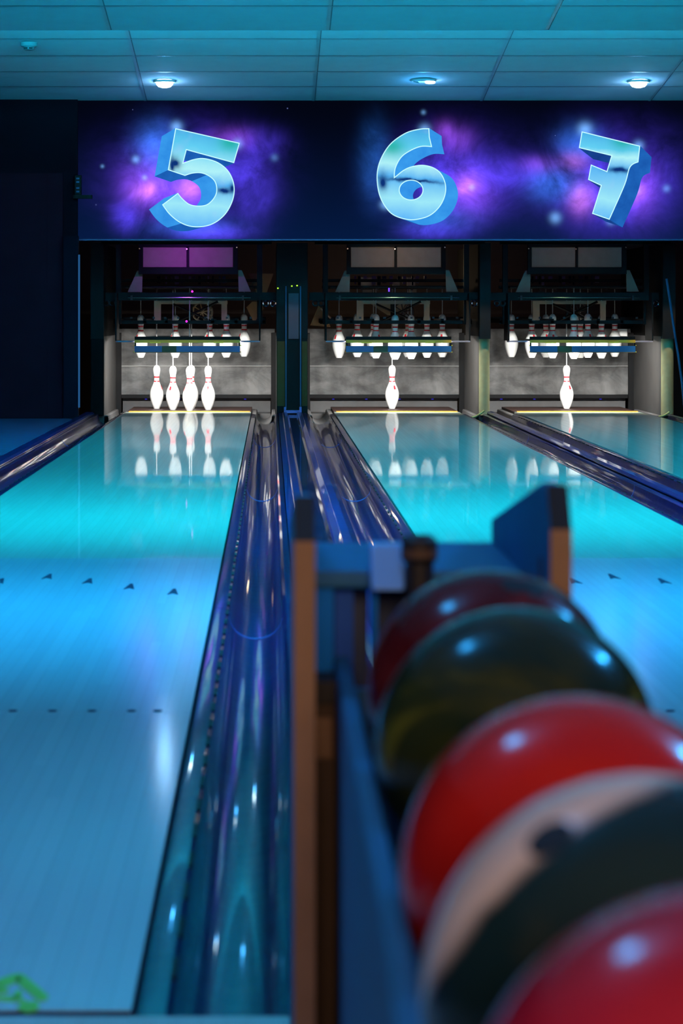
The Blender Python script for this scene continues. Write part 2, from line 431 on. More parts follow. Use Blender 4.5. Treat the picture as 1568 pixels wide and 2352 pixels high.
# ------------------------------------------------------------------ masking panel above the lanes, with the printed numerals
def nebula_mat():
    n = NT('printed_nebula_backlit'); p = n.geo(); x, y, z = n.xyz(p)
    w1 = n.noise(n.scale(p, (1, 0, 1)), 2.2, 7, 0.62, 0.7)
    w2 = n.noise(n.scale(p, (1, 0, 1), (5, 0, 3)), 5.0, 6, 0.6, 0.9)
    w3 = n.noise(n.scale(p, (1, 0, 1), (11, 0, 7)), 1.3, 3, 0.5)
    cloud = n.math('MULTIPLY', n.math('MULTIPLY_ADD', w1, 2.3, -0.45, clamp=True), n.math('MULTIPLY_ADD', w2, 1.2, 0.40))
    hgt = n.math('DIVIDE', n.math('SUBTRACT', z, MASK_BOT), MASK_TOP-MASK_BOT)
    col = n.mix(n.math('POWER', n.math('SUBTRACT', 1.0, hgt, 0, True), 1.6), (0.0008, 0.0016, 0.006), (0.0015, 0.010, 0.050))
    def blob(px, py, rx, ry):
        c = at(px, py, MASK_Y); s = MASK_Y/F
        dx = n.math('DIVIDE', n.math('SUBTRACT', x, c.x), rx*s); dz = n.math('DIVIDE', n.math('SUBTRACT', z, c.z), ry*s)
        d = n.math('ADD', n.math('MULTIPLY', dx, dx), n.math('MULTIPLY', dz, dz))
        return n.math('EXPONENT', n.math('MULTIPLY', d, -1.0))
    def add(blobs, c, st, cloudy=True):
        nonlocal col
        acc = None
        for b in blobs:
            v = n.math('MULTIPLY', blob(*b[:4]), b[4] if len(b) > 4 else 1.0)
            acc = v if acc is None else n.math('ADD', acc, v)
        if cloudy: acc = n.math('MULTIPLY', acc, cloud)
        acc = n.math('MULTIPLY', acc, st)
        cb = n.new('ShaderNodeVectorMath', operation='SCALE'); cb.inputs[0].default_value = c; n.put(cb.inputs['Scale'], acc)
        col = n.mix(1.0, col, cb.outputs[0], 'ADD')
    add([(430, 410, 125, 85), (1040, 415, 105, 80), (1165, 400, 80, 32, .7), (1410, 420, 115, 85), (600, 330, 50, 30, .4), (490, 535, 70, 18, .8), (990, 530, 60, 18, .6), (290, 500, 30, 28, .7), (580, 430, 40, 60, .5)], (0.075, 0.040, 0.72), 1.9)
    add([(340, 425, 48, 48), (440, 440, 50, 34), (1075, 435, 45, 42), (1465, 430, 36, 50), (530, 320, 45, 22, .7), (1050, 325, 35, 30, .6), (1240, 380, 45, 18, .5), (1020, 300, 20, 20, .6)], (0.26, 0.06, 0.62), 1.3)
    add([(335, 440, 24, 18), (440, 432, 24, 22), (1070, 425, 20, 22), (1335, 455, 26, 32), (1320, 372, 28, 20, .6), (1460, 440, 22, 18, .5)], (0.62, 0.16, 0.45), 1.0)
    add([(362, 340, 45, 50), (862, 380, 30, 70, .6), (1275, 420, 55, 34), (1330, 330, 45, 35, .7), (1000, 500, 70, 28, .5), (440, 520, 80, 20, .5)], (0.03, 0.22, 0.95), 0.9)
    add([(405, 292, 12, 12), (545, 330, 11, 11, .7), (975, 298, 12, 12, .8), (885, 470, 11, 10), (1343, 298, 15, 15), (1466, 335, 11, 11, .8), (1402, 508, 10, 9, .6), (1275, 500, 12, 12, .8), (312, 366, 8, 8, .8), (1460, 437, 9, 9, .6), (1530, 433, 8, 8, .5), (1083, 430, 7, 7, .6), (972, 258, 5, 5, .5), (630, 362, 8, 8, .3), (235, 382, 4, 4, .5), (332, 408, 6, 6, .7)], (0.20, 0.50, 1.0), 0.8, False)
    # fine star specks
    vo = n.new('ShaderNodeTexVoronoi'); n.put(vo.inputs['Vector'], n.scale(p, (1, 0, 1))); vo.inputs['Scale'].default_value = 6.5
    cr = n.new('ShaderNodeSeparateColor'); n.put(cr.inputs[0], vo.outputs['Color'])
    rad = n.math('MULTIPLY', n.math('POWER', cr.outputs[0], 4.0), 0.075)
    st = n.math('SUBTRACT', 1.0, n.math('DIVIDE', vo.outputs['Distance'], n.math('ADD', rad, 0.004)), 0, True)
    st = n.math('MULTIPLY', n.math('POWER', st, 1.3), n.math('MULTIPLY_ADD', w3, 2.4, -0.75, clamp=True))
    sv = n.new('ShaderNodeVectorMath', operation='SCALE'); sv.inputs[0].default_value = (0.30, 0.38, 1.0); n.put(sv.inputs['Scale'], st)
    col = n.mix(1.0, col, sv.outputs[0], 'ADD')
    return n.emit_only(col, 1.0)
M['nebula'] = nebula_mat()
mask = thing('masking_panel', (1.5, MASK_Y, MASK_BOT), 'long dark panel above the lanes with purple nebula clouds and glowing numerals 5 6 7', 'sign')
xl = at(146, 0, MASK_Y).x
MB().box(xl, X1, MASK_Y, MASK_Y+.05, MASK_BOT, MASK_TOP+.03).build('panel_board', M['nebula'], mask)
MB().box(xl, X1, MASK_Y-.006, MASK_Y+.05, MASK_BOT-.012, MASK_BOT).build('bottom_rail', mat('blue_edge_rail', (0.05, 0.10, 0.25), 0.4), mask)

def face_mat(name, g0, mid, darks):
    n = NT(name); gx, gy, gz = n.xyz(n.gen()); p = n.geo()
    nz = n.noise(n.scale(p, (1, 0, 1)), 7.0, 3)
    tt = n.math('ADD', gz, n.math('MULTIPLY_ADD', nz, 0.10, -0.05)); tt = n.math('ADD', tt, n.math('MULTIPLY', n.math('SUBTRACT', gx, 0.5), 0.06))
    c = n.ramp(tt, [(0.0, (0.12, 0.50, 1.0)), (0.22, (0.36, 0.86, 1.0)), (mid, (0.10, 0.48, 0.96)), (mid+.14, (0.46, 0.94, 1.0)), (0.80, (0.13, 0.66, 0.95)), (1.0, (0.06, 0.42, 0.82))])
    for (ux, uz, ra, rb) in darks:
        e = n.math('ADD', n.math('POWER', n.math('DIVIDE', n.math('SUBTRACT', gx, ux), ra), 2.0), n.math('POWER', n.math('DIVIDE', n.math('SUBTRACT', tt, uz), rb), 2.0))
        c = n.mix(n.math('MULTIPLY_ADD', n.math('EXPONENT', n.math('MULTIPLY', e, -1.0)), 1.15, 0.0, clamp=True), c, (0.004, 0.035, 0.20))
    d = n.math('ADD', n.math('POWER', n.math('DIVIDE', n.math('SUBTRACT', gx, g0[0]), g0[2]), 2.0), n.math('POWER', n.math('DIVIDE', n.math('SUBTRACT', gz, g0[1]), 0.10), 2.0))
    c = n.mix(n.math('MULTIPLY', n.math('EXPONENT', n.math('MULTIPLY', d, -1.0)), 0.85), c, (0.01, 0.46, 0.36))
    pk = n.math('MULTIPLY_ADD', n.noise(n.scale(p, (1, 0, 1), (3, 0, 9)), 5.0, 2), 3.0, -1.75, clamp=True)
    c = n.mix(n.math('MULTIPLY', pk, 0.35), c, (0.55, 0.55, 1.0))
    return n.emit_only(c, 0.95)
M['rimglow'] = glow('pale_cyan_numeral_outline', (0.55, 0.96, 1.0), 1.05)
def side_mat(name, c1, c2):
    n = NT(name); g = n.noise(n.scale(n.geo(), (1, 0, 1)), 8.0, 3)
    return n.emit_only(n.mix(g, c1, c2), 1.0)
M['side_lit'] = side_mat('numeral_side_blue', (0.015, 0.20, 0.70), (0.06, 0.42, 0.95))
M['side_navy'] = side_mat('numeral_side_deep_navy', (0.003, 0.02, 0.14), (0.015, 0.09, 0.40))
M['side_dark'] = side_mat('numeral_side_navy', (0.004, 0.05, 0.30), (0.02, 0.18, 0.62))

def smooth_poly(pts):
    """pts: (x,y) corner, (x,y,1) smooth: Catmull-Rom through runs of smooth points."""
    n = len(pts); out = []
    for i in range(n):
        a, b = pts[i], pts[(i+1) % n]
        sa, sb = len(a) > 2, len(b) > 2
        if not (sa or sb): out.append(a[:2]); continue
        p0 = pts[i-1] if sa else a; p3 = pts[(i+2) % n] if sb else b
        for k in range(6):
            u = k/6
            out.append(tuple(0.5*((2*a[j])+(-p0[j]+b[j])*u+(2*p0[j]-5*a[j]+4*b[j]-p3[j])*u*u+(-p0[j]+3*a[j]-3*b[j]+p3[j])*u**3) for j in (0, 1)))
    return out
def numeral(name, loops, region, sc, off, shrink, fmat, lit, sides_m=None):
    Yf, Yb = MASK_Y-.030, MASK_Y-.001
    L = [[(region[0]+q[0]/sc, region[1]+q[1]/sc) for q in smooth_poly(l)] for l in loops]
    cx = sum(q[0] for q in L[0])/len(L[0]); cy = sum(q[1] for q in L[0])/len(L[0])
    def back(q): return (cx+(q[0]-cx)*shrink+off[0], cy+(q[1]-cy)*shrink+off[1])
    fz = lambda q, Y: at(q[0], q[1], MASK_Y)*1.0+Vector((0, Y-MASK_Y, 0))
    # front face with holes
    bm = bmesh.new(); es = []
    for l in L:
        vs = [bm.verts.new(fz(q, Yf)-parent_loc(mask)) for q in l]
        for i in range(len(vs)): es.append(bm.edges.new((vs[i], vs[(i+1) % len(vs)])))
    bmesh.ops.triangle_fill(bm, edges=es, use_beauty=True, use_dissolve=False)
    me = bpy.data.meshes.new(name); bm.to_mesh(me); bm.free(); me.materials.append(fmat)
    fo = bpy.data.objects.new(name, me); COL.objects.link(fo); fo.parent = mask
    sides = MB()
    for li, l in enumerate(L):
        rim = MB(); n = len(l); area2 = sum(l[i][0]*l[(i+1) % n][1]-l[(i+1) % n][0]*l[i][1] for i in range(n))
        sgn = 1 if area2 > 0 else -1
        if li: sgn = -sgn
        for i in range(n):
            a, b = l[i], l[(i+1) % n]
            nx, ny = sgn*(b[1]-a[1]), -sgn*(b[0]-a[0]); q = math.hypot(nx, ny) or 1
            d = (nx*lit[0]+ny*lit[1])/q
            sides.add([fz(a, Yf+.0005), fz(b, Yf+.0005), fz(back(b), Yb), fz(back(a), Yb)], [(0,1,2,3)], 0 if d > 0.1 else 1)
        inner = []
        for i in range(n):
            p0, p1, p2 = l[i-1], l[i], l[(i+1) % n]
            d1 = Vector((p1[0]-p0[0], p1[1]-p0[1])); d2 = Vector((p2[0]-p1[0], p2[1]-p1[1]))
            if d1.length < 1e-6: d1 = d2.copy()
            if d2.length < 1e-6: d2 = d1.copy()
            d1.normalize(); d2.normalize()
            n1 = Vector((-d1.y, d1.x))*sgn; n2 = Vector((-d2.y, d2.x))*sgn
            m = n1+n2
            m = n1 if m.length < .2 else m.normalized()
            k = 2.2/max(.5, m.dot(n1))
            inner.append((p1[0]+m.x*k, p1[1]+m.y*k))
        for i in range(n):
            j = (i+1) % n
            rim.add([fz(l[i], Yf-.002), fz(l[j], Yf-.002), fz(inner[j], Yf-.002), fz(inner[i], Yf-.002)], [(0,1,2,3)])
        rim.build('numeral_outline', M['rimglow'], fo)
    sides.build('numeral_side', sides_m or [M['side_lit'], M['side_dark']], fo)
    return fo
five = [[(672,166),(1118,268),(1078,408),(750,318),(728,404),(800,380,1),(870,373,1),(960,398,1),(1030,450,1),(1070,520,1),(1082,600,1),(1065,680,1),(1020,760,1),(950,820,1),(870,848,1),(780,848,1),(700,818,1),(630,762,1),(580,695),(690,613),(720,650,1),(770,690,1),(830,702,1),(890,692,1),(935,650,1),(955,600,1),(945,540,1),(905,500,1),(850,478,1),(790,480,1),(738,496),(620,456)]]
numeral('numeral_five', five, (180, 240), 3.015, (-34, 12), .96, face_mat('numeral_five_face', (0.88, 0.86, 0.16), .44, ((.80, .385, .10, .035), (.90, .41, .03, .05), (.17, .63, .07, .06), (.13, .60, .03, .09))), (-0.8, -0.3))
six = [[(365,112,1),(300,130,1),(230,180,1),(185,250,1),(168,320,1),(175,400,1),(200,460,1),(240,505,1),(300,527,1),(350,528,1),(410,510,1),(455,470,1),(480,420,1),(484,370,1),(465,320,1),(430,290,1),(380,277,1),(330,283,1),(290,300,1),(250,332),(255,292,1),(280,245,1),(320,215,1),(370,195,1),(421,196),(410,150),(408,110)],
       [(325+52*math.cos(a*PI/8), 392+43*math.sin(a*PI/8), 1) for a in range(16)]]
numeral('numeral_six', six, (780, 240), 1.99, (30, 14), .97, face_mat('numeral_six_face', (0.22, 0.80, 0.18), .46, ((.09, .39, .06, .09), (.52, .435, .42, .020))), (0.9, 0.3))
seven = [[(1103,124),(1370,190),(1362,265),(1325,288,1),(1300,370,1),(1230,528),(1150,500),(1190,372),(1132,345),(1145,275),(1217,305),(1238,236),(1090,200)]]
numeral('numeral_seven', seven, (780, 240), 1.99, (30, 22), .95, face_mat('numeral_seven_face', (0.72, 0.90, 0.18), .58, ((.66, .565, .20, .035),)), (0.8, 0.2), [M['side_dark'], M['side_navy']])

# ------------------------------------------------------------------ lanes
HALF = 0.527; FOUL = 2.925; SEAM1 = 5.12; SEAM2 = 8.39; LANE_END = 21.20; DECK_END = 22.36
names = {5: 'left', 6: 'middle', 7: 'right'}
for cx, n in LANES:
    L = thing('bowling_lane', (cx, FOUL, 0), 'long glossy %s' % {5: 'bowling lane under numeral five with five pins standing at its far end', 6: 'bowling lane under numeral six running behind the ball rack', 7: 'bowling lane under numeral seven cut off by the picture edge'}[n], 'bowling lane', 'bowling lanes')
    def seg(nm, y0, y1, m):
        return MB().box(cx-HALF, cx+HALF, y0, y1, -.045, 0).build(nm, m, L)
    seg('lane_bed', FOUL, SEAM1-.002, M['lane_front']); seg('lane_bed', SEAM1, SEAM2-.002, M['lane_front']); seg('lane_bed', SEAM2, LANE_END, M['lane_far'])
    MB().box(cx-HALF, cx+HALF, LANE_END, DECK_END, -.045, 0.001).build('pin_deck', M['deck'], L)
    MB().box(cx-HALF+.02, cx+HALF-.01, LANE_END-.02, LANE_END+.035, -.01, 0.006).build('deck_edge', M['deckline'], L)
    MB().box(cx-HALF, cx+HALF, 2.901, FOUL-.002, -.045, -.001).build('foul_line', M['mark'], L)
    for k in range(-3, 4):
        ax = cx+k*0.1351; ay = {0: 7.72, 1: 7.585, 2: 7.43, 3: 7.29}[abs(k)]
        MB().prism([(ax-.016, ay), (ax, ay+.03), (ax+.016, ay), (ax+.004, ay+.15), (ax-.004, ay+.15)], 'z', -.002, .0012).build('aiming_arrow', M['mark'], L)
    for bo in (17, 15, 12, 9, 6):
        for sg in (-1, 1):
            q = cx+sg*bo*.02702
            MB().prism([(q+.0095*math.cos(a*PI/8), 5.14+.012*math.sin(a*PI/8)) for a in range(16)], 'z', -.002, .0012).build('guide_dot', M['mark'], L)
# printed green emblem at the start of the left lane
def gp(px, py):
    Y = CAM_H*F/(py-726); return ((px-621)*Y/F, Y)
em = MB()
def gpoly(pts): em.prism([gp(*q) for q in pts], 'z', -.002, .0014)
gpoly([(-60,2294),(-72,2278),(0,2250),(32,2239),(45,2238),(45,2258),(35,2258),(4,2270)])
gpoly([(45,2238),(57,2242),(112,2289),(106,2299),(88,2299),(36,2257)])
gpoly([(48,2303),(86,2301),(90,2312),(84,2322),(62,2326),(40,2319)])
gpoly([(-20,2272),(0,2270),(20,2273),(18,2281),(4,2283),(-20,2283)])
gpoly([(34,2280),(46,2274),(52,2286),(44,2296),(28,2296)])
gpoly([(-30,2296),(-30,2290),(30,2290),(60,2299),(40,2302),(0,2299)])
tag(em.build('lane_emblem', M['green_ink']), 'bright green roof shaped emblem printed at the start of the left lane', 'emblem')

# ------------------------------------------------------------------ gutters, cappings
def sweep(profile, y0, y1, name, m, parent, th=.006, zoff=0.0, bevel=0):
    top = [(x, z+zoff) for x, z in profile]; bot = [(x, z+zoff-th) for x, z in reversed(profile)]
    return MB().prism(top+bot, 'y', y0, y1).build(name, m, parent, True, sharp=28)
def gutter_profile(xa, xb):
    """xa: lane side edge, xb: outer edge."""
    s = 1 if xb > xa else -1; w = abs(xb-xa)
    pr = [(0.004, -.020), (.006, -.006), (.012, -.004), (.040, -.008), (.046, -.014)]
    r = (w-.046-.03)/2; c = .046+r
    for k in range(1, 16):
        a = PI*k/16
        pr.append((c-r*math.cos(a), -.014-.078*math.sin(a)**.85))
    pr += [(w-.030, -.012), (w-.022, -.006), (w-.002, -.006), (w, -.02)]
    pts = [(xa+s*x, z) for x, z in pr]
    return pts if s > 0 else pts[::-1]
JOINTS = [2.902, 7.0, 12.2, 17.2, 20.88]
def gutter(xa, xb, label):
    g = thing('gutter', (0.5*(xa+xb), FOUL, 0), label, 'gutter', 'ball gutters beside the lanes')
    pr = gutter_profile(xa, xb)
    for i in range(4):
        sweep(pr, JOINTS[i], JOINTS[i+1]-.003, 'gutter_section', M['gutter'], g, .006, 0.0)
        if i: 
            sweep(pr[4:-3] if xb > xa else pr[3:-4], JOINTS[i]-.012, JOINTS[i]+.004, 'joint_strip', M['joint'], g, .002, .0022)
    # flange slots, a dashed row of dark holes along the lane-side flange
    s = 1 if xb > xa else -1
    d = MB(); y = 3.1
    while y < 20.5:
        x = xa+s*.043
        d.box(x-.0035, x+.0035, y, y+.10, -.012, -.0075); y += .21
    o = d.build('flange_slot', M['black'], g); o['kind'] = 'stuff'
    # flared end piece at the pit
    xe = max(-1.382, min(3.262, xb)); xe = {.065: .042, .295: .318, 1.8: 1.737, 1.85: 1.843}.get(round(xb, 3), xe)
    sweep(gutter_profile(xa, xe), 20.885, 22.3, 'gutter_end', M['boardgrey'], g, .006, -.012)  # grey of the reflected curtain is put into the end's colour
    return g
c5, c6, c7 = (c for c, n in LANES)
gutter(c5-HALF, c5-HALF-.245, 'dark glossy gutter along the left edge of lane five beside the carpet')
gutter(c5+HALF, .065, 'dark blue gutter along the right edge of lane five running down to the foul line')
gutter(c6-HALF, .295, 'dark blue gutter along the left edge of lane six beside the return capping')
gutter(c6+HALF, 1.800, 'dark gutter along the right edge of lane six with pale curved joint')
gutter(c7-HALF, 1.850, 'mostly hidden gutter behind the ridge along the left edge of lane seven')
gutter(c7+HALF, 3.340, 'gutter at far right edge of lane seven beside the last post')

cap = thing('return_capping', (.18, FOUL, 0), 'raised blue ribbed capping between the gutters of lanes five and six', 'capping')
prA = [(.066, -.02), (.066, .004), (.098, .004), (.104, .012), (.132, .016), (.138, .008)]
prC = [(.138, .004), (.150, -.004), (.210, -.004), (.222, .004)]
prB = [(.222, .008), (.228, .016), (.256, .012), (.262, .004), (.294, .004), (.294, -.02)]
sweep(prA, FOUL, 20.85, 'ridge', M['capping'], cap); sweep(prB, FOUL, 20.85, 'ridge', M['capping'], cap)
sweep(prC, FOUL, 20.85, 'groove', M['capping_dark'], cap)
MB().box(.115, .255, 20.80, 20.86, .004, .028).box(.112, .130, 20.79, 20.86, .004, .055).box(.240, .258, 20.79, 20.86, .004, .055).build('end_clip', mat('bright_blue_clip', (0.03, 0.22, 0.65), 0.3), cap)
cap2 = thing('divider_capping', (1.825, FOUL, 0), 'narrow blue ridge capping between the gutters of lanes six and seven', 'capping')
sweep([(1.801, -.02), (1.801, .006), (1.808, .018), (1.842, .018), (1.849, .006), (1.849, -.02)], FOUL, 20.85, 'ridge', M['capping'], cap2)
cap3 = thing('side_capping', (-1.51, FOUL, 0), 'blue edging strip between the left gutter of lane five and the carpet', 'capping')
sweep([(-1.553, -.02), (-1.553, .002), (-1.535, .012), (-1.480, .012), (-1.464, .002), (-1.464, -.02)], FOUL, 20.85, 'ridge', M['capping'], cap3)

# ------------------------------------------------------------------ pit: side walls, curtains, posts
def kickback(x0, x1, label, front, y0=20.9):
    k = thing('pit_side_wall', (0.5*(x0+x1), y0, 0), label, 'partition')
    MB().box(x0, x1, y0+(.11 if front == M['olive'] else .05), 23.4, -.19, .64).build('wall_board', M['pitgrey'], k)
    MB().box(x0, x1, y0+.05, 23.4, .64, 1.42).build('upper_board', M['black_matte'], k)
    if front == M['olive']:
        MB().tube([(.5*(x0+x1), y0+.10, -.02), (.5*(x0+x1), y0+.10, .62)], .5*(x1-x0), 24).build('front_post', front, k, True)
    else:
        MB().box(x0, x1, y0, y0+.05, -.02, .62).build('front_post', front, k, bevel=.006)
    MB().box(x0, x1, y0, y0+.05, .62, 1.42).build('upper_post', M['black'], k)
    return k
kickback(-1.50, -1.39, 'dark wall closing off the pin area left of lane five', M['black_matte'])
k = kickback(.050, .310, 'broad dark partition with blue edge strips between pin areas five and six', M['black'])
for x in (.124, .245):
    MB().box(x, x+.010, 20.878, 20.90, .04, 1.06).build('edge_strip', M['blue_trim'], k)
MB().box(.055, .118, 20.89, 20.90, .06, .60).box(.262, .306, 20.89, 20.90, .06, .60).build('olive_facing', mat('dark_olive_facing', (0.10, 0.06, 0.02), 0.7, spec=.1), k)
MB().box(.150, .235, 20.885, 20.90, .62, 1.0).build('access_plate', mat('dim_plum_plate', (0.10, 0.06, 0.08), 0.6), k)
for px, py in ((638, 662), (670, 657), (682, 656)):
    q = at(px, py, 20.87); MB().box(q.x-.006, q.x+.006, 20.862, 20.90, q.z-.005, q.z+.005).build('indicator_light', M['green_led'], k)
kickback(1.745, 1.835, 'olive faced partition between pin areas six and seven', M['olive'])
kickback(3.270, 3.375, 'olive faced partition at the right end of pin area seven', M['olive'])
for (x0, x1, lab) in ((-1.39, .05, 'five'), (.31, 1.745, 'six'), (1.835, 3.27, 'seven')):
    o = thing('pit_curtain', (0.5*(x0+x1), 22.7, .08), 'scuffed grey curtain hanging behind the pins of lane '+lab, 'curtain', 'grey curtains behind the pins')
    # cloth with gentle folds
    b = MB(); nx, nz = 48, 10; vs = []; fs = []
    for j in range(nz+1):
        for i in range(nx+1):
            u = i/nx; v = j/nz
            vs.append((x0+.012+(x1-x0-.024)*u, 22.70+.012*math.sin(u*19+x0)+.01*math.sin(u*41+v*2), .095+.60*v))
    for j in range(nz):
        for i in range(nx):
            a = j*(nx+1)+i; fs.append((a, a+1, a+nx+2, a+nx+1))
    b.add(vs, fs); c = b.build('cloth', M['curtain'], o, True)
    MB().box(x0+.012, x1-.012, 22.672, 22.684, .355, .361).build('seam', M['seam'], o)
    MB().box(x0, x1, 22.66, 22.72, .068, .100).build('bottom_bar', M['black'], o)
    for s, xx in ((1, x0), (-1, x1)):
        MB().box(xx, xx+s*.045, 22.58, 22.63, -.18, .66).build('corner_post', M['black'], o)
    pit = thing('pit_back_board', (0.5*(x0+x1), 22.76, -.18), 'grey board low behind the pins under the curtain of lane '+lab, 'board', 'grey boards under the curtains')
    MB().box(x0+.05, x1-.05, 22.76, 22.80, -.19, .10).build('board', M['boardgrey'], pit)
    MB().box(x0+.05, x1-.05, 22.38, 22.76, -.19, -.06).build('pit_floor', M['boardgrey'], pit)
    for k2 in range(4):
        xx = x0+.25+k2*.3
        MB().box(xx, xx+.02, 22.752, 22.76, .052, .060).build('blue_lamp', M['violet_dim'], pit)
# pale yellow edge strips on gutter ends
for px_pts, lab in (([(1076,959),(1084,958.5),(1092,956.5),(1100,952),(1107,947),(1112,943)], 'six beside the olive post'), ([(1512,957),(1519,956),(1526,953.5),(1532,950),(1537,946)], 'seven beside the last olive post')):
    tag(MB().tube([at(a, b, 20.72) for a, b in px_pts], .0085, 8).build('gutter_edge_strip', M['yellow_foam'], None, True), 'pale yellow curved strip on the gutter end of lane '+lab, 'edge strip', 'yellow strips on gutter ends')

# ------------------------------------------------------------------ pinsetters
def pinsetter(cx, n):
    P = {5: 'violet lit cover plates', 6: 'tan lit cover plates and warm light behind', 7: 'dim cover plates in deep shade'}[n]
    o = thing('pinsetter', (cx, 21.3, .5), 'black pin setting machine of lane %s with %s' % ({5: 'five', 6: 'six', 7: 'seven'}[n], P), 'machine', 'pin setting machines')
    Yd = 21.25
    ref = 621+cx*F/Yd                        # pixel column of this lane's centre at Yd
    dx = ref-436.0                           # shift from the left machine's pixels
    def bx(mb, px0, px1, py0, py1, Y, th=.03, mi=0):
        a = at(436, py0, Y); X = lambda p: cx+(p-436)*Yd/F
        mb.box(X(px0), X(px1), Y, Y+th, CAM_H-(py0-726)*Yd/F, CAM_H-(py1-726)*Yd/F, mi); return mb
    def pt(px, py, Y): return Vector((cx+(px-436)*Yd/F, Y, CAM_H-(py-726)*Yd/F))
    def one(nm, m, *a, **k): return bx(MB(), *a, **k).build(nm, m, o)
    # upper cover
    one('cover_plate', M['cover'], 332, 431, 569, 614, 21.15); one('cover_plate', M['cover'], 437, 537, 569, 614, 21.15)
    b = MB(); bx(b, 322, 548, 556, 568, 21.13, .05); bx(b, 322, 548, 615, 630, 21.13, .05); bx(b, 431, 437, 566, 615, 21.13, .04); bx(b, 322, 331, 568, 615, 21.13, .04); bx(b, 538, 548, 568, 615, 21.13, .04)
    b.build('cover_frame', M['black'], o)
    for px, py in ((324, 572), (432, 573), (546, 569)):
        MB().tube([pt(px, py, 21.12), pt(px, py, 21.135)], .006, 8).build('bolt', M['steel'], o)
    # gussets
    for poly in ([(296, 671), (318, 622), (330, 622), (329, 671)], [(549, 621), (557, 621), (578, 670), (550, 670)]):
        q = [pt(a, c, 21.2) for a, c in poly]
        MB().prism([(v.x, v.z) for v in q], 'y', 21.18, 21.20).build('gusset', M['cover'], o)
    # heavy cross beam, rod in front of it
    one('cross_beam', M['black'], 236, 636, 672, 690, 21.10, .08)
    MB().tube([pt(298, 684, 21.08), pt(578, 684, 21.08)], .0045, 8).build('guide_rod', M['rod_green'], o, True)
    for px in (306, 560):
        bx(MB(), px-2, px+2, 679, 690, 21.07, .02).build('rod_clamp', M['dark_steel'], o)
    # side uprights and top rail
    b = MB(); bx(b, 268, 280, 560, 745, 21.25, .05); bx(b, 592, 604, 560, 745, 21.25, .05); bx(b, 268, 604, 640, 647, 21.5, .04); bx(b, 268, 604, 655, 662, 21.6, .04)
    b.build('side_frame', M['black'], o)
    # inner frame
    b = MB(); bx(b, 350, 522, 690, 698, 21.7, .03); bx(b, 350, 366, 698, 736, 21.7, .03); bx(b, 508, 521, 698, 736, 21.7, .03)
    b.build('inner_frame', M['cover'], o)
    b = MB(); bx(b, 366, 508, 737, 744, 21.72, .04); bx(b, 430, 440, 690, 740, 21.75, .03)
    b.build('inner_bar', M['black'], o)
    # crossing braces
    for a, c in (((395, 698), (500, 745)), ((500, 692), (400, 742))):
        MB().tube([pt(*a, 21.66), pt(*c, 21.66)], .011, 6).build('brace', M['black'], o)
    # slotted magazine of upright slats
    rnd = random.Random(n); px = 350
    while px < 520:
        wdt = rnd.choice((4, 6, 8, 10)); y1 = rnd.randint(642, 652)
        bx(MB(), px, px+wdt, 630, y1, 22.1+rnd.random()*.2, .02).build('guide_slat', rnd.choice((M['tan'], M['dark_steel'], M['black'])), o)
        px += wdt+rnd.choice((4, 7, 12))
    for k3, px in enumerate((360, 398, 436, 476, 515)):
        MB().tube([pt(px, 664, 21.45), pt(px, 664, 21.5)], .010, 10).build('roller', M['dark_steel'], o, True)
    # drive wheel with spokes
    c = pt(462, 716, 21.9); b = MB().ring(c, .085, .010)
    for k3 in range(8):
        a = k3*PI/4+.2; b.tube([c, c+Vector((math.cos(a)*.085, 0, math.sin(a)*.085))], .006, 6)
    b.build('drive_wheel', M['tan'] if n == 5 else M['dark_steel'], o, True)
    # cord pulleys at the ends of the beam
    for px in (250, 263, 612, 629):
        c = pt(px, 697, 21.06); MB().ring(c, .022, .008).build('pulley', M['steel'] if px > 500 else M['dark_steel'], o, True)
    # fibre boards
    if n == 5:
        q = [pt(a, c2, 21.9) for a, c2 in ((570, 625), (630, 626), (612, 676), (592, 676))]
        MB().prism([(v.x, v.z) for v in q], 'y', 21.88, 21.9).build('deflector_board', M['brownboard'], o)
        q = [pt(a, c2, 21.85) for a, c2 in ((566, 705), (580, 692), (598, 692), (608, 708), (584, 742))]
        MB().prism([(v.x, v.z) for v in q], 'y', 21.83, 21.85).build('deflector_board', M['brownboard'], o)
    if n == 6:
        q = [pt(a, c2, 21.9) for a, c2 in ((242, 748), (262, 700), (282, 730), (290, 752))]
        MB().prism([(v.x, v.z) for v in q], 'y', 21.88, 21.9).build('deflector_board', M['brownboard'], o)
        MB().tube([pt(266, 708, 21.8), pt(290, 731, 21.8)], .008, 8).build('lever', M['cover'], o)
        for (a, c2, d, e) in ((368, 396, 632, 655), (400, 406, 632, 655), (445, 462, 640, 660), (480, 500, 632, 652), (372, 395, 662, 672), (486, 503, 658, 672)):
            bx(MB(), a, c2, d, e, 22.5, .02).build('back_slat', M['tan'], o)
        q = [pt(a, c2, 22.45) for a, c2 in ((392, 697), (474, 697), (462, 722), (432, 724))]
        MB().prism([(v.x, v.z) for v in q], 'y', 22.43, 22.45).build('back_slat', M['tan'], o)
    # pin table: cross bars the pins hang from
    b = MB(); bx(b, 262, 612, 736, 744, 21.30, .03); bx(b, 262, 612, 728, 736, 22.3, .03)
    for px in (262, 330, 380, 486, 540, 604): bx(b, px, px+7, 732, 742, 21.30, 1.0)
    b.build('pin_table', M['black'], o)
    b = MB()
    for px in (300, 352, 378, 408, 470, 520, 575): bx(b, px, px+5, 728, 732, 21.29, .02)
    b.build('table_nut', M['dark_steel'], o)
    MB().box(cx-.55, cx+.55, 21.30, 22.30, 1.05, 1.062).build('cord_plate', M['black'], o)
    # sweep bar: black hood, yellow rim, blue front board
    x0, x1 = cx-.437, cx+.437
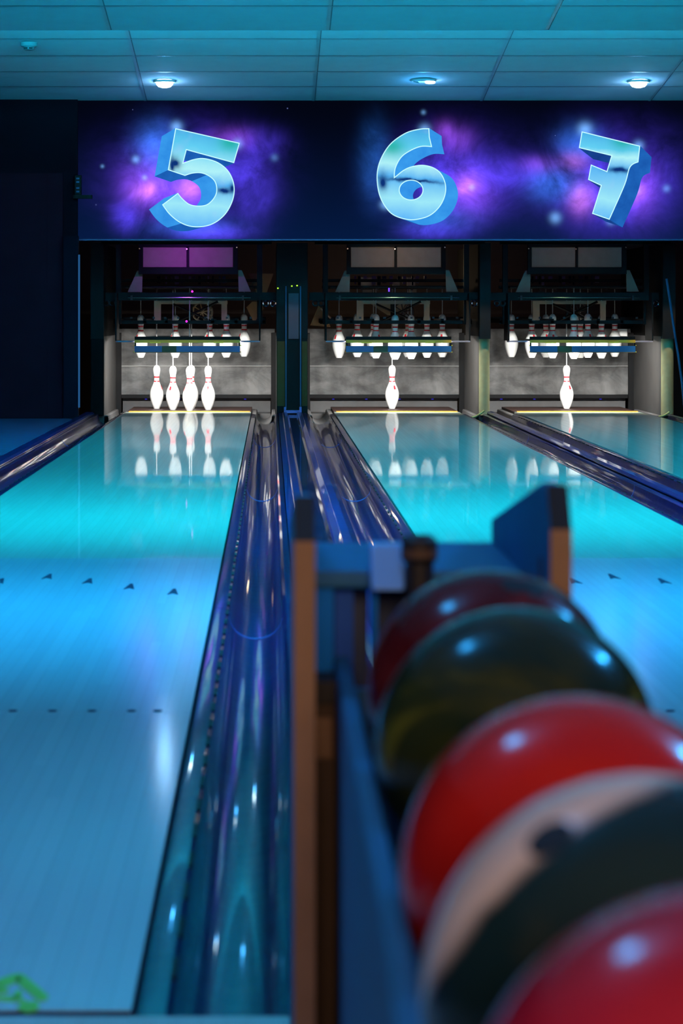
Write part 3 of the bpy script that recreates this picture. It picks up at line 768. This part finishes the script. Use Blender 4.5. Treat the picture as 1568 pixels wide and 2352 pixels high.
    MB().box(x0, x1, 20.80, 21.16, .603, .617).box(x0, x1, 20.80, 20.83, .617, .640).build('sweep_hood', M['black'], o)
    MB().box(x0, x1, 20.785, 20.80, .588, .612).build('sweep_rim', M['yellow'], o, bevel=.002)
    b = MB(); b.box(cx-.31, cx-.22, 20.782, 20.79, .585, .593).box(cx+.22, cx+.30, 20.782, 20.79, .586, .598).build('yellow_glint', M['yellow_glint'], o)
    xs = (x0, cx-.21, cx-.09, cx+.437)
    sb = MB()
    for k3, mi in ((0, 0), (1, 1), (2, 0)): sb.box(xs[k3], xs[k3+1], 20.785, 20.80, .512, .562, mi)
    sb.build('sweep_board', [M['blue_bar'], M['olive_bar']], o)
    MB().box(x0, x1, 20.78, 20.80, .506, .512).build('sweep_edge', M['brownboard'], o)
    for xx in (x0, x1-.012):
        MB().box(xx, xx+.012, 20.79, 20.81, .506, .604).build('end_cap', M['black'], o)
    for xx in (x0-.004, x1+.004):
        for zz2 in (.512, .566):
            MB().lathe([(-.004, .003), (0, .005), (.004, .003)], (xx, 20.785, zz2), 8).build('corner_glint', M['yellow_glint'], o)  # small yellow beads stand in for glints at the bar corners
    for sx in (-1, 1):
        a, e = sorted((cx+sx*.437, cx+sx*.60))
        MB().box(a, e, 20.90, 21.1, .592, .604).build('side_plate', M['lavender'], o)
        xx = cx+sx*.60
        MB().box(xx-.006, xx+.006, 20.92, 21.3, .604, 1.0).build('sweep_arm', M['black'], o)
    # tube lamp at the back of the table
    if n == 5:
        MB().tube([(cx-.36, 22.45, .617), (cx+.17, 22.45, .617)], .010, 10).build('tube_lamp', M['tube'], o, True)
    # top header hiding the machine head
    MB().box(cx-.70, cx+.70, 20.6, 20.65, 1.40, 1.60).build('header_board', M['black_matte'], o)
    if n == 5:
        for px, py in ((445, 670), (432, 738)):
            q = pt(px, py, 21.05); MB().lathe([(-.009, .004), (0, .010), (.009, .004)], q, 10).build('indicator_light', M['magenta_led'], o)
    if n == 6:
        q = pt(422, 664, 21.4); MB().box(q.x-.006, q.x+.006, q.y, q.y+.01, q.z-.02, q.z+.02).build('indicator_light', M['violet_led'], o)
    if n == 7:
        for px0, px1 in ((244, 262), (562, 590)):
            bx(MB(), px0, px1, 757, 774, 22.2, .03).build('white_block', M['pin_white'], o)
    return o
for cx, n in LANES: pinsetter(cx, n)
# top rail carrying the machines, hidden at the top behind the panel
struct(MB().box(-1.55, 3.5, 20.5, 20.58, 1.42, 1.62).build('trim_1', M['black_matte']))

# ------------------------------------------------------------------ bowling pins
PROF = [(0, 1.0), (.10, 1.03), (.75, 1.414), (1.5, 1.70), (2.25, 1.953), (3.375, 2.255), (4.5, 2.383), (5.2, 2.36), (5.875, 2.281), (6.6, 2.09), (7.25, 1.851), (8.0, 1.50), (8.625, 1.236), (9.0, 1.10), (9.2, 1.03), (9.6, .945), (10.0, .898), (10.5, .905), (10.6, .912), (11.1, .95), (11.75, 1.047), (12.2, 1.13), (12.625, 1.203), (13.1, 1.26), (13.5, 1.273), (13.95, 1.21), (14.35, 1.05), (14.65, .84), (14.88, .55), (14.98, .25), (15.0, .08)]
INCH = .0254
def pin_mat_index(z, k):
    z /= INCH
    if 9.2 < z < 9.6 or 10.6 < z < 11.1: return 1
    if 6.6 < z < 7.9 and k % 16 in (1, 2): return 1
    return 0
PX = {1: (0, 0), 2: (-.1524, .264), 3: (.1524, .264), 4: (-.3048, .528), 5: (0, .528), 6: (.3048, .528), 7: (-.4572, .792), 8: (-.1524, .792), 9: (.1524, .792), 10: (.4572, .792)}
proto = {}
def make_pin(kind, zc0):
    o = thing('bowling_pin', (0, 0, 0), 'x', 'bowling pin')
    MB().lathe([(z*INCH, r*INCH) for z, r in PROF], (0, 0, 0), 32, pin_mat_index).build('pin_body', [M['pin_white'], M['pin_red']], o, True, sharp=60)
    MB().tube([(0, 0, .379), (0, 0, zc0)], .004 if kind == 'up' else .0048, 6).build('cord', M['cordm'], o, True)
    return o
PIN_Y = 21.39
wordn = {5: 'five', 6: 'six', 7: 'seven'}
STAND = {5: (1, 2, 3, 4, 5), 6: (5,), 7: (5,)}
SL = {(5, 4): 'leftmost white pin standing on the deck of lane five', (5, 2): 'second standing white pin from the left on lane five', (5, 1): 'front white pin standing in the middle of the lane five group',
      (5, 5): 'white pin standing mostly hidden behind the front pin of lane five', (5, 3): 'rightmost white pin standing on the deck of lane five',
      (6, 5): 'single white pin left standing on the deck of lane six', (7, 5): 'single white pin left standing on the deck of lane seven'}
UL = {(5, 7): 'leftmost raised pin, behind the sweep bar of lane five', (5, 8): 'second raised pin from the left behind the sweep bar of lane five',
      (5, 9): 'third raised pin from the left behind the sweep bar of lane five', (5, 6): 'fourth raised pin from left behind the sweep bar of lane five',
      (5, 10): 'raised pin hanging clear to the right of the sweep bar of lane five',
      (6, 7): 'raised pin hanging clear to the left of the sweep bar of lane six', (6, 4): 'leftmost raised pin showing under the sweep bar of lane six',
      (6, 8): 'raised pin of lane six just behind and left of its lower hanging neighbour', (6, 2): 'lower hanging raised pin of lane six, second under its sweep bar',
      (6, 1): 'raised pin in the very middle above the standing pin of lane six', (6, 9): 'raised back pin of lane six half covered by a nearer raised pin right of centre',
      (6, 3): 'nearer raised pin just right of the standing pin of lane six', (6, 6): 'second raised pin from the right under the sweep bar of lane six', (6, 10): 'rightmost raised pin under the sweep bar of lane six',
      (7, 7): 'raised pin hanging clear at far left of lane seven', (7, 4): 'raised pin partly cut by the left end of the sweep bar of lane seven',
      (7, 8): 'raised back pin of lane seven, first pin fully behind its sweep bar', (7, 2): 'raised pin of lane seven beside the first one behind its sweep bar',
      (7, 1): 'raised front pin over the standing pin of lane seven', (7, 3): 'raised pin just right of the middle of the sweep bar of lane seven',
      (7, 9): 'raised back pin of lane seven overlapped by the nearer pin right of middle', (7, 6): 'second raised pin from the right under the sweep bar of lane seven', (7, 10): 'rightmost raised pin under the sweep bar of lane seven'}
first = {}
for cx, n in LANES:
    for num in range(1, 11):
        up = num not in STAND[n]; kind = 'up' if up else 'down'
        if kind not in first: first[kind] = make_pin(kind, .612 if up else 1.055); o = first[kind]
        else: o = copy_tree(first[kind])
        dx, dy = PX[num]
        zb = .0012 if not up else .445+random.Random(n*20+num).uniform(-.006, .008)
        o.location = (cx+dx, PIN_Y+dy, zb)
        o.rotation_euler = (0, 0, random.Random(n*31+num).uniform(0, 6.28))
        o['label'] = SL[(n, num)] if not up else UL[(n, num)]
        o['group'] = ('raised pins' if up else 'standing pins')+' of lane '+wordn[n]

# ------------------------------------------------------------------ hose at the right
hp = [at(1530, 640, 20.4), at(1538, 690, 20.4), at(1545, 740, 20.4), at(1556, 810, 20.4), at(1566, 880, 20.4), at(1572, 950, 20.4)]
tag(MB().tube(hp, .010, 8).build('hanging_cable', M['blue_trim'], None, True), 'thin blue cable hanging down beside the last post right of lane seven', 'cable')

# ------------------------------------------------------------------ ball return rack in the foreground
R = thing('ball_return', (.18, 2.3, 0), 'blue ball return rack with tall brown edged end boards in the foreground', 'ball rack')
YN, YF = 2.36, 3.0
def end_board(xa, xb, ztop):
    poly = [(YN, 0.0), (YF, 0.0), (YF, .568), (YN+.10, ztop), (YN+.035, ztop), (YN, ztop-.038)]
    b = MB().prism(poly, 'x', xa, xb).build('end_board', M['rack_blue'], R, bevel=.004)
    MB().box(xa-.0005, xb+.0005, YN-.002, YN+.001, 0.0, ztop-.038).build('edge_band', M['edge'], b)
    MB().add([(xa-.0005, YN-.002, ztop-.038), (xb+.0005, YN-.002, ztop-.038), (xb+.0005, YN+.033, ztop+.002), (xa-.0005, YN+.033, ztop+.002)], [(0,1,2,3)]).build('edge_bevel', M['knob'], b)
    return b
end_board(.0225, .0415, .636); end_board(.264, .283, .647)
MB().box(.272, .2735, YN+.05, YN+.20, .47, .475).box(.2625, .2642, YN+.08, YN+.09, .545, .575).build('slot', M['knob'], R)
# shelf and ribbed back between the end boards
MB().box(.0415, .264, 2.62, 2.95, .525, .544).build('cross_shelf', M['rack_blue'], R, bevel=.004)
rib = MB()
for xa, xb, yy, mi in ((.0415, .066, 2.63, 0), (.068, .088, 2.66, 1), (.090, .106, 2.72, 2), (.107, .113, 2.64, 0), (.116, .15, 2.74, 2), (.155, .26, 2.70, 1)):
    rib.box(xa, xb, yy, yy+.05, .40, .525, mi)
rib.build('ribbed_back', [mat('blue_lit_board', (0.010, 0.26, 0.95), 0.6, spec=.1), mat('violet_blue_board', (0.035, 0.15, 0.70), 0.6, spec=.1), mat('navy_board', (0.03, 0.07, 0.18), 0.5)], R)  # blue light put into the rib colours, darker on the deeper ribs
MB().box(.0416, .066, 2.50, 2.55, 0.0, .425).build('filler_post', M['edge_dark'], R, bevel=.003)
MB().box(.044, .0625, 2.496, 2.502, .368, .41).build('filler_cap', M['edge'], R, bevel=.004)
MB().box(.0416, .066, 2.49, 2.56, .425, .447).build('filler_ledge', M['knob'], R)
MB().prism([(2.575, .528), (2.645, .528), (2.645, .572), (2.61, .572)], 'x', .104, .138).build('metal_bracket', mat('blue_sheen_metal', (0.22, 0.50, 0.95), 0.35, 0.2), R, bevel=.003)  # chrome piece: reflected blue put into its colour, front sloped to catch light
kb = MB().lathe([(.44, .0145), (.555, .0145), (.560, .0185), (.578, .0185), (.584, .013)], (.1535, 2.585, 0), 20).build('stop_knob', M['knob'], R, True)
MB().lathe([(.5615, .0188), (.5705, .0188)], (.1535, 2.585, 0), 20).build('knob_band', M['edge_dark'], kb, True)
# long side boards that hold the balls
MB().prism([(.066, 2.62), (.082, 2.62), (.080, 1.36), (.068, .90), (.068, .45), (.052, .45), (.052, .90), (.064, 1.36)], 'z', 0.0, .455).build('side_board', M['rack_blue'], R, bevel=.004)
MB().box(.298, .314, .45, 2.62, 0.0, .455).build('side_board', M['rack_blue'], R, bevel=.004)
MB().tube([(.115, .45, .382), (.115, 2.5, .382)], .012, 10).build('rail', M['steel'], R, True)
MB().tube([(.255, .45, .382), (.255, 2.5, .382)], .012, 10).build('rail', M['steel'], R, True)
MB().box(.082, .288, .47, 2.5, .25, .27).build('rack_tray', M['rack_blue'], R)
MB().box(.082, .288, 2.48, 2.5, .27, .44).build('tray_stop', M['rack_blue'], R)

# ------------------------------------------------------------------ bowling balls
def ball_mat(name, build, rough=.14):
    n = NT(name); c = build(n); n.set(Base_Color=c, Roughness=rough)
    n.b.inputs['Specular IOR Level'].default_value = 0.27
    return n.m
def swirl(c1, c2, c3, sc, lo, hi):
    def f(n):
        a = n.noise(n.scale(n.obj(), (1, 1, 1), (random.random()*9, 3, 1)), sc, 4, .6, 1.6)
        return n.ramp(a, [(lo, c1), (0.5*(lo+hi), c2), (hi, c3)])
    return f
def twotone(n):
    x, y, z = n.xyz(n.obj())
    d = n.math('ADD', n.math('ADD', n.math('MULTIPLY', x, 0.5556), n.math('MULTIPLY', y, -0.5638)), n.math('MULTIPLY', z, -0.6111))
    nz = n.noise(n.obj(), 22, 3)
    d = n.math('ADD', d, n.math('MULTIPLY_ADD', nz, .014, -.007))
    k = n.math('MULTIPLY_ADD', d, 110.0, 0.0538*110+.5, clamp=True)
    olive = n.math('MULTIPLY_ADD', n.noise(n.obj(), 12, 3), 3.0, -1.6, clamp=True)
    dark = n.mix(olive, (0.010, 0.035, 0.045), (0.07, 0.075, 0.04))
    return n.mix(k, n.mix(nz, (0.80, 0.66, 0.56), (0.90, 0.78, 0.68)), dark)
M['hole'] = mat('dark_finger_hole', (0.006, 0.005, 0.006), 0.7)
def ball(px, py, Y, name, label, m, holes=()):
    c = at(px, py, Y); o = thing('bowling_ball', c, label, 'bowling ball', 'bowling balls on the return rack')
    bm = bmesh.new(); bmesh.ops.create_uvsphere(bm, u_segments=64, v_segments=40, radius=.108)
    me = bpy.data.meshes.new('ball_shell'); bm.to_mesh(me); bm.free(); me.materials.append(m)
    me.polygons.foreach_set('use_smooth', [True]*len(me.polygons))
    s = bpy.data.objects.new('ball_shell', me); COL.objects.link(s); s.parent = o
    camv = Vector((0, 0, CAM_H))
    for hx, hy, hr in holes:
        d = Vector(((hx-621)/F, 1, -(hy-726)/F)).normalized(); oc = camv-c; bq = oc.dot(d); disc = bq*bq-(oc.dot(oc)-.108**2)
        if disc < 0: continue
        p = camv+d*(-bq-math.sqrt(disc)); nrm = (p-c).normalized()
        a = nrm.orthogonal().normalized(); b2 = nrm.cross(a); vs = []; fs = []
        for j, (rr) in enumerate((1.0, .6, 0.02)):
            for k in range(20):
                q = nrm*.1086+(a*math.cos(k*PI/10)+b2*math.sin(k*PI/10))*hr*rr
                vs.append(c+q.normalized()*.1084)
        for j in range(2):
            for k in range(20):
                k2 = (k+1) % 20; fs.append((j*20+k, j*20+k2, j*20+20+k2, j*20+20+k))
        MB().add(vs, fs).build('finger_hole', M['hole'], o, True)
    return o
ball(1127, 1594, 2.17, 'maroon', 'dark maroon bowling ball, farthest on the rack', ball_mat('maroon_ball', swirl((0.05, 0.006, 0.008), (0.10, 0.010, 0.012), (0.17, 0.02, 0.02), 6, .35, .7)), ((1222, 1352, .012), (1180, 1345, .011)))
ball(1186, 1720, 1.913, 'green', 'dark green bowling ball with olive swirls, behind the red ball', ball_mat('green_ball', swirl((0.010, 0.028, 0.022), (0.03, 0.045, 0.015), (0.16, 0.17, 0.02), 7, .40, .72)))
ball(1332, 2014, 1.50, 'red', 'bright red bowling ball in the middle of the rack', ball_mat('red_ball', swirl((0.48, 0.013, 0.011), (0.57, 0.016, 0.013), (0.66, 0.03, 0.02), 5, .3, .7)))
ball(1487, 2303, 1.195, 'cream', 'cream and dark teal bowling ball between red and pink ones', ball_mat('cream_teal_ball', twotone), ((1262, 1925, .012),))
ball(1696, 2696, .955, 'pink', 'crimson pink bowling ball nearest the viewer', ball_mat('crimson_ball', swirl((0.34, 0.008, 0.035), (0.42, 0.012, 0.04), (0.50, 0.02, 0.06), 5, .3, .7)))
